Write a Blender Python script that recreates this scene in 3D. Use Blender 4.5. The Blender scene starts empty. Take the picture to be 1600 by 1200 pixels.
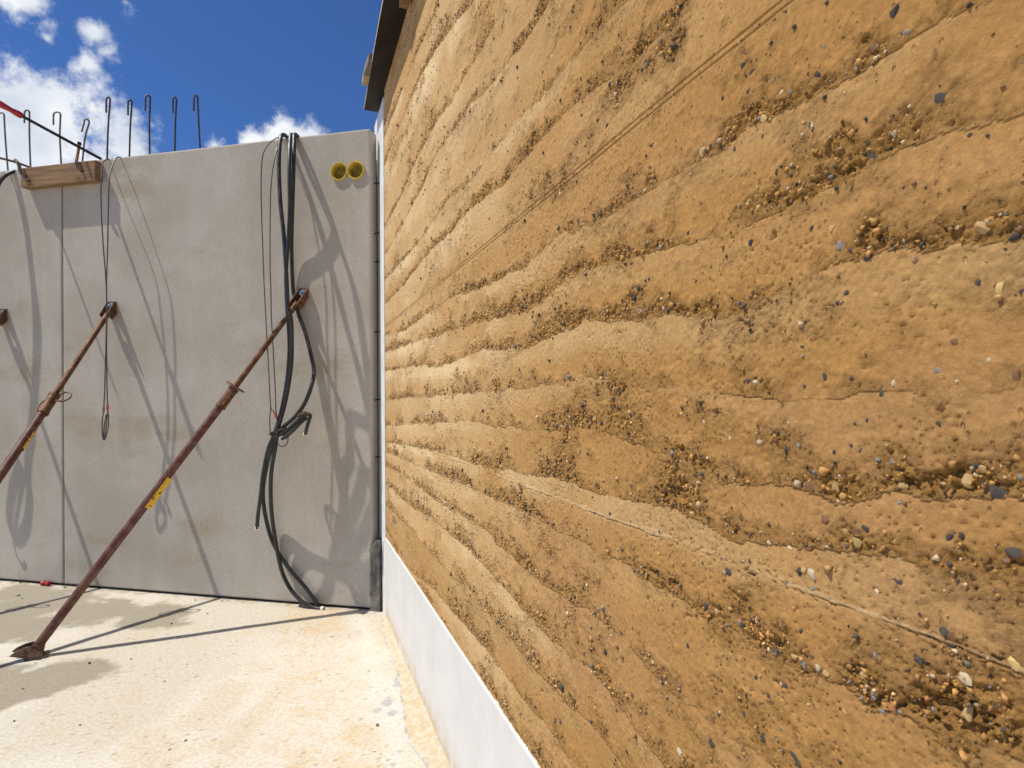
import bpy, bmesh, math, random
import numpy as np
from mathutils import Vector, Matrix

random.seed(7)
rng = np.random.default_rng(11)
S = bpy.context.scene
COL = S.collection

# ------------------------------------------------------------------ camera
F = 900.0                      # focal length in photo pixels (1600 wide)
CX, CY = 800.0, 624.0
ROLL = math.radians(0.28)
H_CAM = 1.40
cam_d = bpy.data.cameras.new("camera")
cam_d.sensor_width = 36.0
cam_d.lens = 36.0 * F / 1600.0
cam_d.shift_y = (CY - 600.0) / 1600.0
cam_d.clip_start = 0.02
cam_d.clip_end = 5000
cam_d.dof.use_dof = True
cam_d.dof.focus_distance = 1.4
cam_d.dof.aperture_fstop = 11.0
cam = bpy.data.objects.new("camera", cam_d)
COL.objects.link(cam)
cam.matrix_world = (Matrix.Translation((0, 0, H_CAM)) @ Matrix.Rotation(math.radians(90), 4, 'X')
                    @ Matrix.Rotation(-ROLL, 4, 'Z'))
S.camera = cam

# ------------------------------------------------------------------ light
SUN_L = Vector((0.525, 0.085, -1.0)).normalized()        # the way the sunlight travels
sun_el = math.asin(-SUN_L.z)
sun_rot = math.atan2(-SUN_L.x, -SUN_L.y)
sd = bpy.data.lights.new("sun", 'SUN')
sd.energy = 4.7
sd.angle = math.radians(0.53)
sd.color = (1.0, 0.945, 0.85)
sun = bpy.data.objects.new("sun", sd)
COL.objects.link(sun)
sun.location = (-4, 0, 8)
sun.rotation_euler = SUN_L.to_track_quat('-Z', 'Y').to_euler()

S.view_settings.view_transform = 'Standard'
S.view_settings.look = 'None'
S.view_settings.exposure = 0.12
S.view_settings.gamma = 1.0
S.view_settings.use_curve_mapping = False


def ray(x, y):
    u = (x - CX) / F
    v = (CY - y) / F
    c, s = math.cos(ROLL), math.sin(ROLL)
    return Vector((u * c + v * s, 1.0, -u * s + v * c))


def build_world():
    w = bpy.data.worlds.new("World")
    S.world = w
    w.use_nodes = True
    nt = w.node_tree
    N = nt.nodes
    L = nt.links
    N.clear()
    out = N.new('ShaderNodeOutputWorld')
    bg = N.new('ShaderNodeBackground')
    bg.inputs['Strength'].default_value = 0.10
    sky = N.new('ShaderNodeTexSky')
    sky.sky_type = 'NISHITA'
    sky.sun_disc = False
    sky.sun_elevation = sun_el
    sky.sun_rotation = sun_rot
    sky.altitude = 1500
    sky.air_density = 1.0
    sky.dust_density = 0.2
    sky.ozone_density = 4.0
    tint = N.new('ShaderNodeMix')
    tint.data_type = 'RGBA'
    tint.blend_type = 'MULTIPLY'
    tint.inputs[0].default_value = 1.0
    tint.inputs[7].default_value = (0.47, 0.70, 1.03, 1)
    L.new(sky.outputs[0], tint.inputs[6])
    tc = N.new('ShaderNodeTexCoord')

    def math_n(op, a, b=None, clamp=False):
        n = N.new('ShaderNodeMath')
        n.operation = op
        n.use_clamp = clamp
        for i, v in enumerate((a, b)):
            if v is None:
                continue
            if isinstance(v, (int, float)):
                n.inputs[i].default_value = v
            else:
                L.new(v, n.inputs[i])
        return n.outputs[0]

    def noise(scale, detail, rough, off):
        m = N.new('ShaderNodeMapping')
        m.inputs['Location'].default_value = off
        L.new(tc.outputs['Generated'], m.inputs['Vector'])
        n = N.new('ShaderNodeTexNoise')
        n.inputs['Scale'].default_value = scale
        n.inputs['Detail'].default_value = detail
        n.inputs['Roughness'].default_value = rough
        L.new(m.outputs[0], n.inputs['Vector'])
        return n.outputs[0]
    # clouds: cumulus clumps at their places in the sky, outlines broken up by noise
    blobs = [(35, -5, 55, 1.0), (75, 60, 18, .62), (150, 52, 22, .62), (168, 78, 20, .6), (138, 96, 18, .6), (20, 165, 80, 1.1),
             (70, 180, 95, 1.15), (120, 225, 80, 1.1), (190, 225, 55, .95), (60, 230, 90, 1.15), 
             (440, 222, 34, 1.25), (480, 222, 28, 1.2), (405, 224, 22, .9), (336, 226, 16, .8), (198, 3, 16, .55),
             (-120, 150, 120, 1.1), (-300, 40, 160, 1.1), (-420, 220, 160, 1.1), (1000, -160, 150, 1.0),
             (1250, 180, 170, 1.1), (1500, -120, 240, 1.0)]
    cov = None
    for (x, y, r, g) in blobs:
        d = ray(x, y).normalized()
        e = ray(x + r, y).normalized()
        rad = (d - e).length
        vd = N.new('ShaderNodeVectorMath')
        vd.operation = 'DISTANCE'
        L.new(tc.outputs['Generated'], vd.inputs[0])
        vd.inputs[1].default_value = d
        k = math_n('MULTIPLY', vd.outputs['Value'], -g * 1.15 / (rad * 1.6))
        k = math_n('ADD', k, g * 1.15)
        cov = k if cov is None else math_n('MAXIMUM', cov, k)
    gen = noise(2.6, 4, .5, (4.1, 2.2, 7.3))
    back = N.new('ShaderNodeSeparateXYZ')
    L.new(tc.outputs['Generated'], back.inputs[0])
    behind = math_n('MULTIPLY', math_n('ADD', back.outputs['Y'], -0.35), -3.0, True)
    gen = math_n('MULTIPLY', math_n('MULTIPLY', math_n('ADD', gen, -0.42), 3.0), behind)
    gen = math_n('ADD', gen, math_n('MULTIPLY', math_n('ADD', behind, -1.0), 2.0))
    cov = math_n('MAXIMUM', cov, gen)
    cov = math_n('MAXIMUM', cov, -1.3)
    fine = noise(15.0, 10, .66, (1.3, 0.2, 0.5))
    dens = math_n('ADD', cov, math_n('MULTIPLY', math_n('ADD', fine, -0.5), 3.1))
    mr = N.new('ShaderNodeMapRange')
    mr.interpolation_type = 'SMOOTHSTEP'
    mr.inputs['From Min'].default_value = 0.22
    mr.inputs['From Max'].default_value = 0.95
    L.new(dens, mr.inputs['Value'])
    shade = noise(8.0, 5, .55, (5.3, 0.7, 2.9))
    ccol = N.new('ShaderNodeMix')
    ccol.data_type = 'RGBA'
    sm = N.new('ShaderNodeMapRange')
    sm.inputs['From Min'].default_value = 0.36
    sm.inputs['From Max'].default_value = 0.6
    L.new(shade, sm.inputs['Value'])
    L.new(sm.outputs[0], ccol.inputs[0])
    ccol.inputs[6].default_value = (6.0, 6.6, 7.6, 1)
    ccol.inputs[7].default_value = (9.3, 9.4, 9.5, 1)
    mix = N.new('ShaderNodeMix')
    mix.data_type = 'RGBA'
    mm = math_n('MULTIPLY', mr.outputs[0], 0.97)
    L.new(mm, mix.inputs[0])
    L.new(tint.outputs[2], mix.inputs[6])
    L.new(ccol.outputs[2], mix.inputs[7])
    L.new(mix.outputs[2], bg.inputs[0])
    L.new(bg.outputs[0], out.inputs[0])


build_world()

# ------------------------------------------------------------------ photo pixel -> place
O = Vector((0, 0, H_CAM))
UP = Vector((0, 0, 1))


def ground(x, y, z=0.0):
    r = ray(x, y)
    return O + r * ((z - H_CAM) / r.z)


def hit(x, y, p0, n):
    r = ray(x, y)
    return O + r * ((p0 - O).dot(n) / r.dot(n))


def proj(P):
    d = P - O
    c, s = math.cos(ROLL), math.sin(ROLL)
    u = (d.x * c - d.z * s) / d.y
    v = (d.x * s + d.z * c) / d.y
    return CX + F * u, CY - F * v


# concrete wall frame: WL runs left along the wall, WN out of it towards the camera
W0 = ground(582, 954.3)
WL = ground(0, 907.5) - W0
WL.z = 0
WL.normalize()
WN = Vector((-WL.y, WL.x, 0))
if WN.dot(O - W0) < 0:
    WN = -WN


def wpt(x, y, d=0.0):
    return hit(x, y, W0 + WN * d, WN)


def W(u, d, h):
    return W0 + WL * u + WN * d + UP * h


# earth wall frame: EU runs from the far end towards the camera, EN out of the wall
E0 = ground(604, 966)
EU = -ray(460, 626)
EU.z = 0
EU.normalize()
EN = Vector((-EU.y, EU.x, 0))
if EN.dot(O - E0) < 0:
    EN = -EN


def E(u, d, h):
    return E0 + EU * u + EN * d + UP * h


def euh(x, y):
    P = hit(x, y, E0, EN) - E0
    return P.dot(EU), P.z + E0.z


PL_TOP = euh(604, 841)[1]           # plinth top
E_TOP = 3.385
WALL_H = wpt(582, 200).z


# ------------------------------------------------------------------ node materials
def new_mat(name):
    m = bpy.data.materials.new(name)
    m.use_nodes = True
    nt = m.node_tree
    b = nt.nodes['Principled BSDF']
    return m, nt, b


def n_noise(nt, scale, detail=6, rough=.6, coord='Object', stretch=None, off=(0, 0, 0)):
    tc = nt.nodes.new('ShaderNodeTexCoord')
    mp = nt.nodes.new('ShaderNodeMapping')
    mp.inputs['Location'].default_value = off
    if stretch:
        mp.inputs['Scale'].default_value = stretch
    nt.links.new(tc.outputs[coord], mp.inputs['Vector'])
    n = nt.nodes.new('ShaderNodeTexNoise')
    n.inputs['Scale'].default_value = scale
    n.inputs['Detail'].default_value = detail
    n.inputs['Roughness'].default_value = rough
    nt.links.new(mp.outputs[0], n.inputs['Vector'])
    return n.outputs[0]


def n_range(nt, v, a, b, c=0.0, d=1.0, smooth=True):
    r = nt.nodes.new('ShaderNodeMapRange')
    if smooth:
        r.interpolation_type = 'SMOOTHSTEP'
    r.inputs['From Min'].default_value = a
    r.inputs['From Max'].default_value = b
    r.inputs['To Min'].default_value = c
    r.inputs['To Max'].default_value = d
    nt.links.new(v, r.inputs['Value'])
    return r.outputs[0]


def n_mix(nt, f, a, b, blend='MIX'):
    m = nt.nodes.new('ShaderNodeMix')
    m.data_type = 'RGBA'
    m.blend_type = blend
    if isinstance(f, (int, float)):
        m.inputs[0].default_value = f
    else:
        nt.links.new(f, m.inputs[0])
    for i, v in ((6, a), (7, b)):
        if isinstance(v, tuple):
            m.inputs[i].default_value = (*v, 1) if len(v) == 3 else v
        else:
            nt.links.new(v, m.inputs[i])
    return m.outputs[2]


def n_bump(nt, b, h, strength, dist, prev=None):
    n = nt.nodes.new('ShaderNodeBump')
    n.inputs['Strength'].default_value = strength
    n.inputs['Distance'].default_value = dist
    nt.links.new(h, n.inputs['Height'])
    if prev is not None:
        nt.links.new(prev, n.inputs['Normal'])
    nt.links.new(n.outputs[0], b.inputs['Normal'])
    return n.outputs[0]


def two_tone(name, c1, c2, scale, rough=.8, bump=.3, dist=.002, metal=0.0, lo=.4, hi=.6, stretch=None, spec=.3):
    m, nt, b = new_mat(name)
    v = n_noise(nt, scale, 7, .65, stretch=stretch)
    nt.links.new(n_mix(nt, n_range(nt, v, lo, hi), c1, c2), b.inputs['Base Color'])
    b.inputs['Roughness'].default_value = rough
    b.inputs['Metallic'].default_value = metal
    b.inputs['Specular IOR Level'].default_value = spec
    n_bump(nt, b, n_noise(nt, scale * 3, 6, .7, stretch=stretch), bump, dist)
    return m


def mat_concrete():
    m, nt, b = new_mat('precast_concrete')
    a = n_range(nt, n_noise(nt, 1.5, 6, .6), .35, .65)
    c = n_mix(nt, a, (.425, .385, .312), (.505, .465, .392))
    s = n_range(nt, n_noise(nt, 1.1, 5, .62, stretch=(1, 1, 2.2), off=(3, 1, 5)), .54, .70)
    c = n_mix(nt, s, c, (.40, .35, .26))
    v = n_range(nt, n_noise(nt, 6.0, 5, .6, stretch=(1, 1, .12)), .45, .75, 0, .25)
    c = n_mix(nt, v, c, (.56, .54, .50))
    g = n_range(nt, n_noise(nt, 90, 4, .7), .3, .7, .86, 1.06)
    gg = nt.nodes.new('ShaderNodeCombineColor')
    for i in range(3):
        nt.links.new(g, gg.inputs[i])
    c = n_mix(nt, 1.0, c, gg.outputs[0], 'MULTIPLY')
    # sparse blow holes
    tc = nt.nodes.new('ShaderNodeTexCoord')
    vo = nt.nodes.new('ShaderNodeTexVoronoi')
    vo.inputs['Scale'].default_value = 22
    nt.links.new(tc.outputs['Object'], vo.inputs['Vector'])
    sp = nt.nodes.new('ShaderNodeSeparateColor')
    nt.links.new(vo.outputs['Color'], sp.inputs[0])
    pick = n_range(nt, sp.outputs[0], .88, .90)
    dot = n_range(nt, vo.outputs['Distance'], .05, .11, 1, 0)
    mu = nt.nodes.new('ShaderNodeMath')
    mu.operation = 'MULTIPLY'
    nt.links.new(pick, mu.inputs[0])
    nt.links.new(dot, mu.inputs[1])
    c = n_mix(nt, mu.outputs[0], c, (.20, .18, .15))
    nt.links.new(c, b.inputs['Base Color'])
    b.inputs['Roughness'].default_value = .78
    b.inputs['Specular IOR Level'].default_value = .3
    n1 = n_bump(nt, b, n_noise(nt, 2.6, 4, .5), .25, .012)
    n2 = n_bump(nt, b, n_noise(nt, 160, 5, .7), .12, .0015, n1)
    inv = nt.nodes.new('ShaderNodeMath')
    inv.operation = 'MULTIPLY'
    inv.inputs[1].default_value = -1
    nt.links.new(mu.outputs[0], inv.inputs[0])
    n_bump(nt, b, inv.outputs[0], .5, .003, n2)
    return m


def mat_attr(name, rough, scales, strength, spec=.15):
    m, nt, b = new_mat(name)
    at = nt.nodes.new('ShaderNodeAttribute')
    at.attribute_name = 'col'
    g = n_range(nt, n_noise(nt, scales[0] * 1.6, 5, .7), .28, .72, .82, 1.14)
    gg = nt.nodes.new('ShaderNodeCombineColor')
    for i in range(3):
        nt.links.new(g, gg.inputs[i])
    c = n_mix(nt, 1.0, at.outputs['Color'], gg.outputs[0], 'MULTIPLY')
    nt.links.new(c, b.inputs['Base Color'])
    b.inputs['Roughness'].default_value = rough
    b.inputs['Specular IOR Level'].default_value = spec
    p = None
    for sc, dist in zip(scales, strength):
        p = n_bump(nt, b, n_noise(nt, sc, 6, .68), .8, dist, p)
    return m


def mat_wood(name, c1, c2, along, rough=.7):
    m, nt, b = new_mat(name)
    st = [14, 14, 14]
    st[along] = .9
    v = n_noise(nt, 4.0, 8, .65, stretch=tuple(st))
    c = n_mix(nt, n_range(nt, v, .35, .68), c1, c2)
    k = n_range(nt, n_noise(nt, 9.0, 3, .5), .62, .74, 0, .6)
    c = n_mix(nt, k, c, tuple(x * .45 for x in c1))
    nt.links.new(c, b.inputs['Base Color'])
    b.inputs['Roughness'].default_value = rough
    n_bump(nt, b, v, .35, .003)
    return m


M = {}
M['concrete'] = mat_concrete()
M['earth'] = mat_attr('rammed_earth', .95, (80, 300, 700), (.0022, .0011, .0006), .08)
def add_pits(m, scale, dist):
    nt = m.node_tree
    b = nt.nodes['Principled BSDF']
    prev = b.inputs['Normal'].links[0].from_socket
    tc = nt.nodes.new('ShaderNodeTexCoord')
    vo = nt.nodes.new('ShaderNodeTexVoronoi')
    vo.inputs['Scale'].default_value = scale
    mp = nt.nodes.new('ShaderNodeMapping')
    mp.inputs['Scale'].default_value = (1, 1, .6)
    nt.links.new(tc.outputs['Object'], mp.inputs['Vector'])
    nt.links.new(mp.outputs[0], vo.inputs['Vector'])
    sp = nt.nodes.new('ShaderNodeSeparateColor')
    nt.links.new(vo.outputs['Color'], sp.inputs[0])
    mu = nt.nodes.new('ShaderNodeMath')
    mu.operation = 'MULTIPLY'
    nt.links.new(n_range(nt, sp.outputs[0], .55, .9), mu.inputs[0])
    nt.links.new(n_range(nt, vo.outputs['Distance'], .10, .34, -1, 0), mu.inputs[1])
    m2 = nt.nodes.new('ShaderNodeMath')
    m2.operation = 'MULTIPLY'
    nt.links.new(mu.outputs[0], m2.inputs[0])
    nt.links.new(n_range(nt, n_noise(nt, 5, 4, .6), .42, .62), m2.inputs[1])
    n_bump(nt, b, m2.outputs[0], 1.0, dist, prev)


add_pits(M['earth'], 140, .0030)


def add_grit(m, scale, dist, stretch):
    nt = m.node_tree
    b = nt.nodes['Principled BSDF']
    prev = b.inputs['Normal'].links[0].from_socket
    at = nt.nodes.new('ShaderNodeAttribute')
    at.attribute_name = 'col'
    mu = nt.nodes.new('ShaderNodeMath')
    mu.operation = 'MULTIPLY'
    nt.links.new(n_noise(nt, scale, 6, .72, stretch=stretch), mu.inputs[0])
    nt.links.new(n_range(nt, at.outputs['Alpha'], 0, 1, .10, 1, False), mu.inputs[1])
    n_bump(nt, b, mu.outputs[0], 1.0, dist, prev)


add_grit(M['earth'], 120, .0085, (1, 1, .75))
M['floor'] = mat_attr('slab_concrete', .8, (40, 220), (.0007, .0006), .2)
M['gravel'] = mat_attr('gravel_mixed', .8, (300,), (.0008,), .25)
M['white'] = two_tone('white_render', (.61, .605, .585), (.68, .675, .655), 5, .75, .12, .001, lo=.3, hi=.7)
def splash(m):
    nt = m.node_tree
    b = nt.nodes['Principled BSDF']
    src = b.inputs['Base Color'].links[0].from_socket
    g = nt.nodes.new('ShaderNodeNewGeometry')
    sx = nt.nodes.new('ShaderNodeSeparateXYZ')
    nt.links.new(g.outputs['Position'], sx.inputs[0])
    z = n_range(nt, sx.outputs[2], .0, .16, 1, 0)
    n = n_range(nt, n_noise(nt, 14, 6, .65), .3, .62)
    mu = nt.nodes.new('ShaderNodeMath')
    mu.operation = 'MULTIPLY'
    nt.links.new(z, mu.inputs[0])
    nt.links.new(n, mu.inputs[1])
    c = n_mix(nt, mu.outputs[0], src, (.55, .44, .28))
    st = n_range(nt, n_noise(nt, 9, 6, .7, stretch=(1, 1, .15), off=(2, 7, 1)), .54, .72, 0, .35)
    c = n_mix(nt, st, c, (.55, .51, .43))
    sp = n_range(nt, n_noise(nt, 120, 3, .6), .70, .74, 0, .7)
    c = n_mix(nt, sp, c, (.42, .30, .17))
    nt.links.new(c, b.inputs['Base Color'])


splash(M['white'])
M['white_board'] = two_tone('white_board', (.68, .68, .67), (.78, .78, .77), 9, .55, .1, .001)
M['mortar'] = two_tone('mortar_grey', (.13, .118, .098), (.24, .22, .185), 18, .9, .7, .006)
M['tan_mortar'] = two_tone('mortar_stained', (.46, .37, .235), (.53, .47, .36), 40, .9, .5, .003)
M['grey_bead'] = two_tone('cement_bead', (.36, .36, .35), (.55, .53, .49), 20, .9, .4, .003)
M['dark_gap'] = two_tone('joint_filler_dark', (.02, .019, .017), (.05, .046, .04), 30, .95, .4, .003)
M['joint_seal'] = two_tone('joint_sealant', (.16, .145, .11), (.22, .2, .16), 25, .8, .3, .002)
M['rust'] = two_tone('rusty_steel', (.095, .045, .023), (.22, .12, .066), 22, .62, .5, .0015, .35, .35, .68)
M['red_oxide'] = two_tone('red_oxide_paint', (.085, .018, .013), (.135, .065, .037), 20, .55, .45, .001, .0, .40, .60, spec=.5)
M['foot_steel'] = two_tone('worn_prop_foot', (.09, .05, .032), (.24, .17, .12), 26, .6, .5, .0015, .4)
M['bolt'] = two_tone('galvanised_bolt', (.25, .3, .38), (.42, .46, .52), 60, .35, .2, .0005, .9)
M['yellow_tape'] = two_tone('worn_yellow_label', (.75, .46, .03), (.10, .04, .02), 48, .5, .2, .0006, lo=.54, hi=.60)
M['rebar'] = two_tone('reinforcing_bar', (.055, .04, .034), (.12, .09, .075), 60, .6, .4, .0008, .5)
M['rebar_bright'] = two_tone('pale_rebar', (.14, .12, .105), (.24, .2, .17), 60, .55, .4, .0008, .5)  # paler steel tone for the first four bars
M['bar_dark'] = two_tone('dark_steel_bar', (.018, .015, .014), (.05, .035, .03), 40, .5, .3, .0008, .5)
M['bar_orange'] = two_tone('orange_rust', (.34, .13, .03), (.16, .07, .03), 40, .7, .4, .001, .1)
M['bar_grey'] = two_tone('grey_rust', (.13, .1, .075), (.24, .18, .12), 40, .6, .4, .001, .3)
M['red_grip'] = two_tone('red_plastic', (.42, .012, .022), (.30, .01, .018), 20, .35, .1, .0005, spec=.5)
M['hose'] = two_tone('black_hose', (.015, .0155, .0165), (.027, .0275, .029), 12, .45, .05, .0005, spec=.5)
M['hose_end'] = two_tone('hose_end_white', (.6, .58, .53), (.75, .73, .7), 40, .6, .1, .0005)
M['hose_bore'] = two_tone('hose_bore', (.01, .01, .01), (.02, .02, .02), 40, .9, .1, .0005)
M['wire'] = two_tone('wire_rope', (.075, .072, .066), (.16, .155, .145), 300, .45, .6, .001, .7)
M['ferrule'] = two_tone('grey_ferrule', (.2, .19, .17), (.3, .28, .25), 80, .45, .1, .0005, .8)
M['red_mark'] = two_tone('red_ferrule', (.62, .10, .04), (.5, .08, .04), 80, .5, .1, .0005)
M['yellow_rim'] = two_tone('yellow_plastic', (.62, .47, .06), (.50, .36, .05), 30, .45, .15, .001, spec=.5)
M['olive'] = two_tone('olive_shade', (.30, .24, .03), (.15, .12, .025), 45, .8, .6, .003)  # shaded inside of the yellow cups, painted as a darker olive
M['timber'] = mat_wood('site_timber', (.19, .108, .048), (.34, .205, .095), 0)
M['ply_face'] = two_tone('film_faced_ply', (.009, .0065, .005), (.019, .0145, .011), 6, .6, .1, .001)
M['ply_edge'] = two_tone('plywood_edge', (.55, .40, .22), (.68, .52, .32), 40, .8, .2, .001)
M['board_grey'] = mat_wood('weathered_board', (.16, .135, .11), (.27, .235, .19), 0, .85)
M['board_tan'] = mat_wood('pale_board', (.36, .29, .17), (.5, .41, .27), 0, .85)
M['tie'] = two_tone('rag_tie', (.05, .032, .02), (.14, .09, .05), 60, .9, .5, .002)
M['soil'] = two_tone('site_soil', (.30, .20, .10), (.40, .29, .16), .8, .95, .5, .02)
STONE = {
    'D': two_tone('dark_flint', (.042, .037, .032), (.105, .094, .083), 140, .75, .3, .0008, spec=.12),
    'G': two_tone('grey_flint', (.17, .155, .14), (.29, .265, .235), 120, .6, .3, .0008, spec=.25),
    'P': two_tone('pale_flint', (.46, .36, .22), (.60, .51, .37), 120, .6, .3, .0008),
    'T': two_tone('tan_gravel', (.38, .24, .09), (.50, .36, .17), 120, .8, .4, .001),
    'B': two_tone('brown_flint', (.13, .065, .03), (.24, .13, .055), 120, .55, .3, .0008),
    'R': two_tone('red_flint', (.30, .115, .045), (.40, .2, .09), 120, .6, .3, .0008),
    'Y': two_tone('yellow_sandstone', (.55, .36, .10), (.62, .47, .22), 120, .8, .4, .001),
}


# ------------------------------------------------------------------ builders
def link(o, parent=None):
    COL.objects.link(o)
    if parent is not None:
        o.parent = parent
    return o


def props(o, label=None, cat=None, group=None, kind=None):
    for k, v in (('label', label), ('category', cat), ('group', group), ('kind', kind)):
        if v:
            o[k] = v
    return o


def thing(name, loc, label, cat, group=None):
    o = bpy.data.objects.new(name, None)
    o.empty_display_size = .1
    o.location = loc
    COL.objects.link(o)
    return props(o, label, cat, group)


class MB:
    """collects world-space geometry for one mesh object"""

    def __init__(self):
        self.v, self.f = [], []

    def add(self, vs, fs):
        k = len(self.v)
        self.v += [tuple(p) for p in vs]
        self.f += [tuple(i + k for i in f) for f in fs]

    def box(self, c, ax, ay, az):
        """c centre, ax/ay/az half-extent vectors"""
        vs = [c + ax * i + ay * j + az * k for i in (-1, 1) for j in (-1, 1) for k in (-1, 1)]
        self.add(vs, [(0, 1, 3, 2), (4, 6, 7, 5), (0, 4, 5, 1), (2, 3, 7, 6), (0, 2, 6, 4), (1, 5, 7, 3)])

    def tube(self, pts, r, seg=10, cap=True):
        pts = [Vector(p) for p in pts]
        rs = r if isinstance(r, (list, tuple)) else [r] * len(pts)
        t0 = (pts[1] - pts[0]).normalized()
        nrm = t0.orthogonal().normalized()
        rings = []
        for i, p in enumerate(pts):
            a = pts[max(i - 1, 0)]
            b = pts[min(i + 1, len(pts) - 1)]
            t = (b - a).normalized()
            nrm = (nrm - t * nrm.dot(t)).normalized()
            bi = t.cross(nrm)
            rings.append([p + (nrm * math.cos(k * 2 * math.pi / seg) + bi * math.sin(k * 2 * math.pi / seg)) * rs[i]
                          for k in range(seg)])
        vs = [q for rg in rings for q in rg]
        fs = []
        for i in range(len(pts) - 1):
            for k in range(seg):
                k2 = (k + 1) % seg
                fs.append((i * seg + k, i * seg + k2, (i + 1) * seg + k2, (i + 1) * seg + k))
        if cap:
            fs.append(tuple(reversed(range(seg))))
            fs.append(tuple((len(pts) - 1) * seg + k for k in range(seg)))
        self.add(vs, fs)

    def lathe(self, c, axis, prof, seg=28):
        """prof: list of (radius, along)"""
        axis = axis.normalized()
        n = axis.orthogonal().normalized()
        b = axis.cross(n)
        vs, fs = [], []
        for (r, a) in prof:
            for k in range(seg):
                t = k * 2 * math.pi / seg
                vs.append(c + axis * a + (n * math.cos(t) + b * math.sin(t)) * r)
        for i in range(len(prof) - 1):
            for k in range(seg):
                k2 = (k + 1) % seg
                fs.append((i * seg + k, i * seg + k2, (i + 1) * seg + k2, (i + 1) * seg + k))
        self.add(vs, fs)

    def prism(self, poly, ext):
        """poly: list of world points, extruded by vector ext"""
        n = len(poly)
        vs = list(poly) + [p + ext for p in poly]
        fs = [tuple(range(n)), tuple(reversed(range(n, 2 * n)))]
        fs += [(i, i + n, (i + 1) % n + n, (i + 1) % n) for i in range(n)]
        self.add(vs, fs)

    def build(self, name, mat, parent=None, smooth=False, bevel=0.0, loc=None, angle=None):
        base = Vector(parent.location) if parent is not None else Vector(loc or (0, 0, 0))
        if parent is not None and parent.parent is not None:
            base = Vector((0, 0, 0))
            q = parent
            while q is not None:
                base = base + Vector(q.location)
                q = q.parent
        me = bpy.data.meshes.new(name)
        me.from_pydata([tuple(Vector(p) - base) for p in self.v], [], self.f)
        bm = bmesh.new()
        bm.from_mesh(me)
        bmesh.ops.recalc_face_normals(bm, faces=bm.faces)
        if bevel:
            bmesh.ops.bevel(bm, geom=[e for e in bm.edges if e.is_manifold and e.calc_face_angle() > .6],
                            offset=bevel, segments=2, affect='EDGES', profile=.6)
        bm.to_mesh(me)
        bm.free()
        me.materials.append(mat)
        if smooth:
            me.polygons.foreach_set('use_smooth', [True] * len(me.polygons))
            me.set_sharp_from_angle(angle=angle or math.radians(40))
        o = bpy.data.objects.new(name, me)
        if parent is None:
            o.location = base
        return link(o, parent)


def spline(pts, per=8):
    """Catmull-Rom through the points"""
    P = [Vector(p) for p in pts]
    P = [P[0] * 2 - P[1]] + P + [P[-1] * 2 - P[-2]]
    out = []
    for i in range(1, len(P) - 2):
        for k in range(per):
            t = k / per
            a, b, c, d = P[i - 1], P[i], P[i + 1], P[i + 2]
            out.append(.5 * ((2 * b) + (c - a) * t + (2 * a - 5 * b + 4 * c - d) * t * t + (3 * b - a - 3 * c + d) * t ** 3))
    out.append(P[-2])
    return out


# ------------------------------------------------------------------ numpy noise
def _hash(ix, iy, seed):
    h = (ix.astype(np.int64) * 374761393 + iy.astype(np.int64) * 668265263 + seed * 974634777) & 0xFFFFFFFF
    h = ((h ^ (h >> 13)) * 1274126177) & 0xFFFFFFFF
    h = ((h ^ (h >> 16)) * 2246822519) & 0xFFFFFFFF
    h = h ^ (h >> 15)
    return (h & 0xFFFFFF).astype(np.float64) / float(0xFFFFFF)


def vnoise(x, y, seed=0):
    ix = np.floor(x)
    iy = np.floor(y)
    fx = x - ix
    fy = y - iy
    sx = fx * fx * fx * (fx * (fx * 6 - 15) + 10)
    sy = fy * fy * fy * (fy * (fy * 6 - 15) + 10)
    a = _hash(ix, iy, seed)
    b = _hash(ix + 1, iy, seed)
    c = _hash(ix, iy + 1, seed)
    d = _hash(ix + 1, iy + 1, seed)
    return (a * (1 - sx) + b * sx) * (1 - sy) + (c * (1 - sx) + d * sx) * sy


def fbm(x, y, octv=4, seed=0, gain=.5):
    s = np.zeros_like(x)
    a, n = 1.0, 0.0
    for o in range(octv):
        s += a * vnoise(x * 2 ** o + 17.3 * o, y * 2 ** o - 9.1 * o, seed + o)
        n += a
        a *= gain
    return s / n


def worley(x, y, seed=0):
    ix = np.floor(x)
    iy = np.floor(y)
    best = np.full(x.shape, 9.0)
    bid = np.zeros(x.shape)
    for dx in (-1, 0, 1):
        for dy in (-1, 0, 1):
            cx = ix + dx
            cy = iy + dy
            px = cx + _hash(cx, cy, seed)
            py = cy + _hash(cx, cy, seed + 51)
            d = np.hypot(px - x, py - y)
            m = d < best
            best = np.where(m, d, best)
            bid = np.where(m, _hash(cx, cy, seed + 97), bid)
    return best, bid


def sst(a, b, x):
    t = np.clip((x - a) / (b - a), 0, 1)
    return t * t * (3 - 2 * t)


# ================================================================== GROUND AND SLAB
mb = MB()
mb.add([Vector((-400, -400, -.16)), Vector((400, -400, -.16)), Vector((400, 600, -.16)), Vector((-400, 600, -.16))], [(0, 1, 2, 3)])
props(mb.build('ground', M['soil']), kind='structure')


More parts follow.
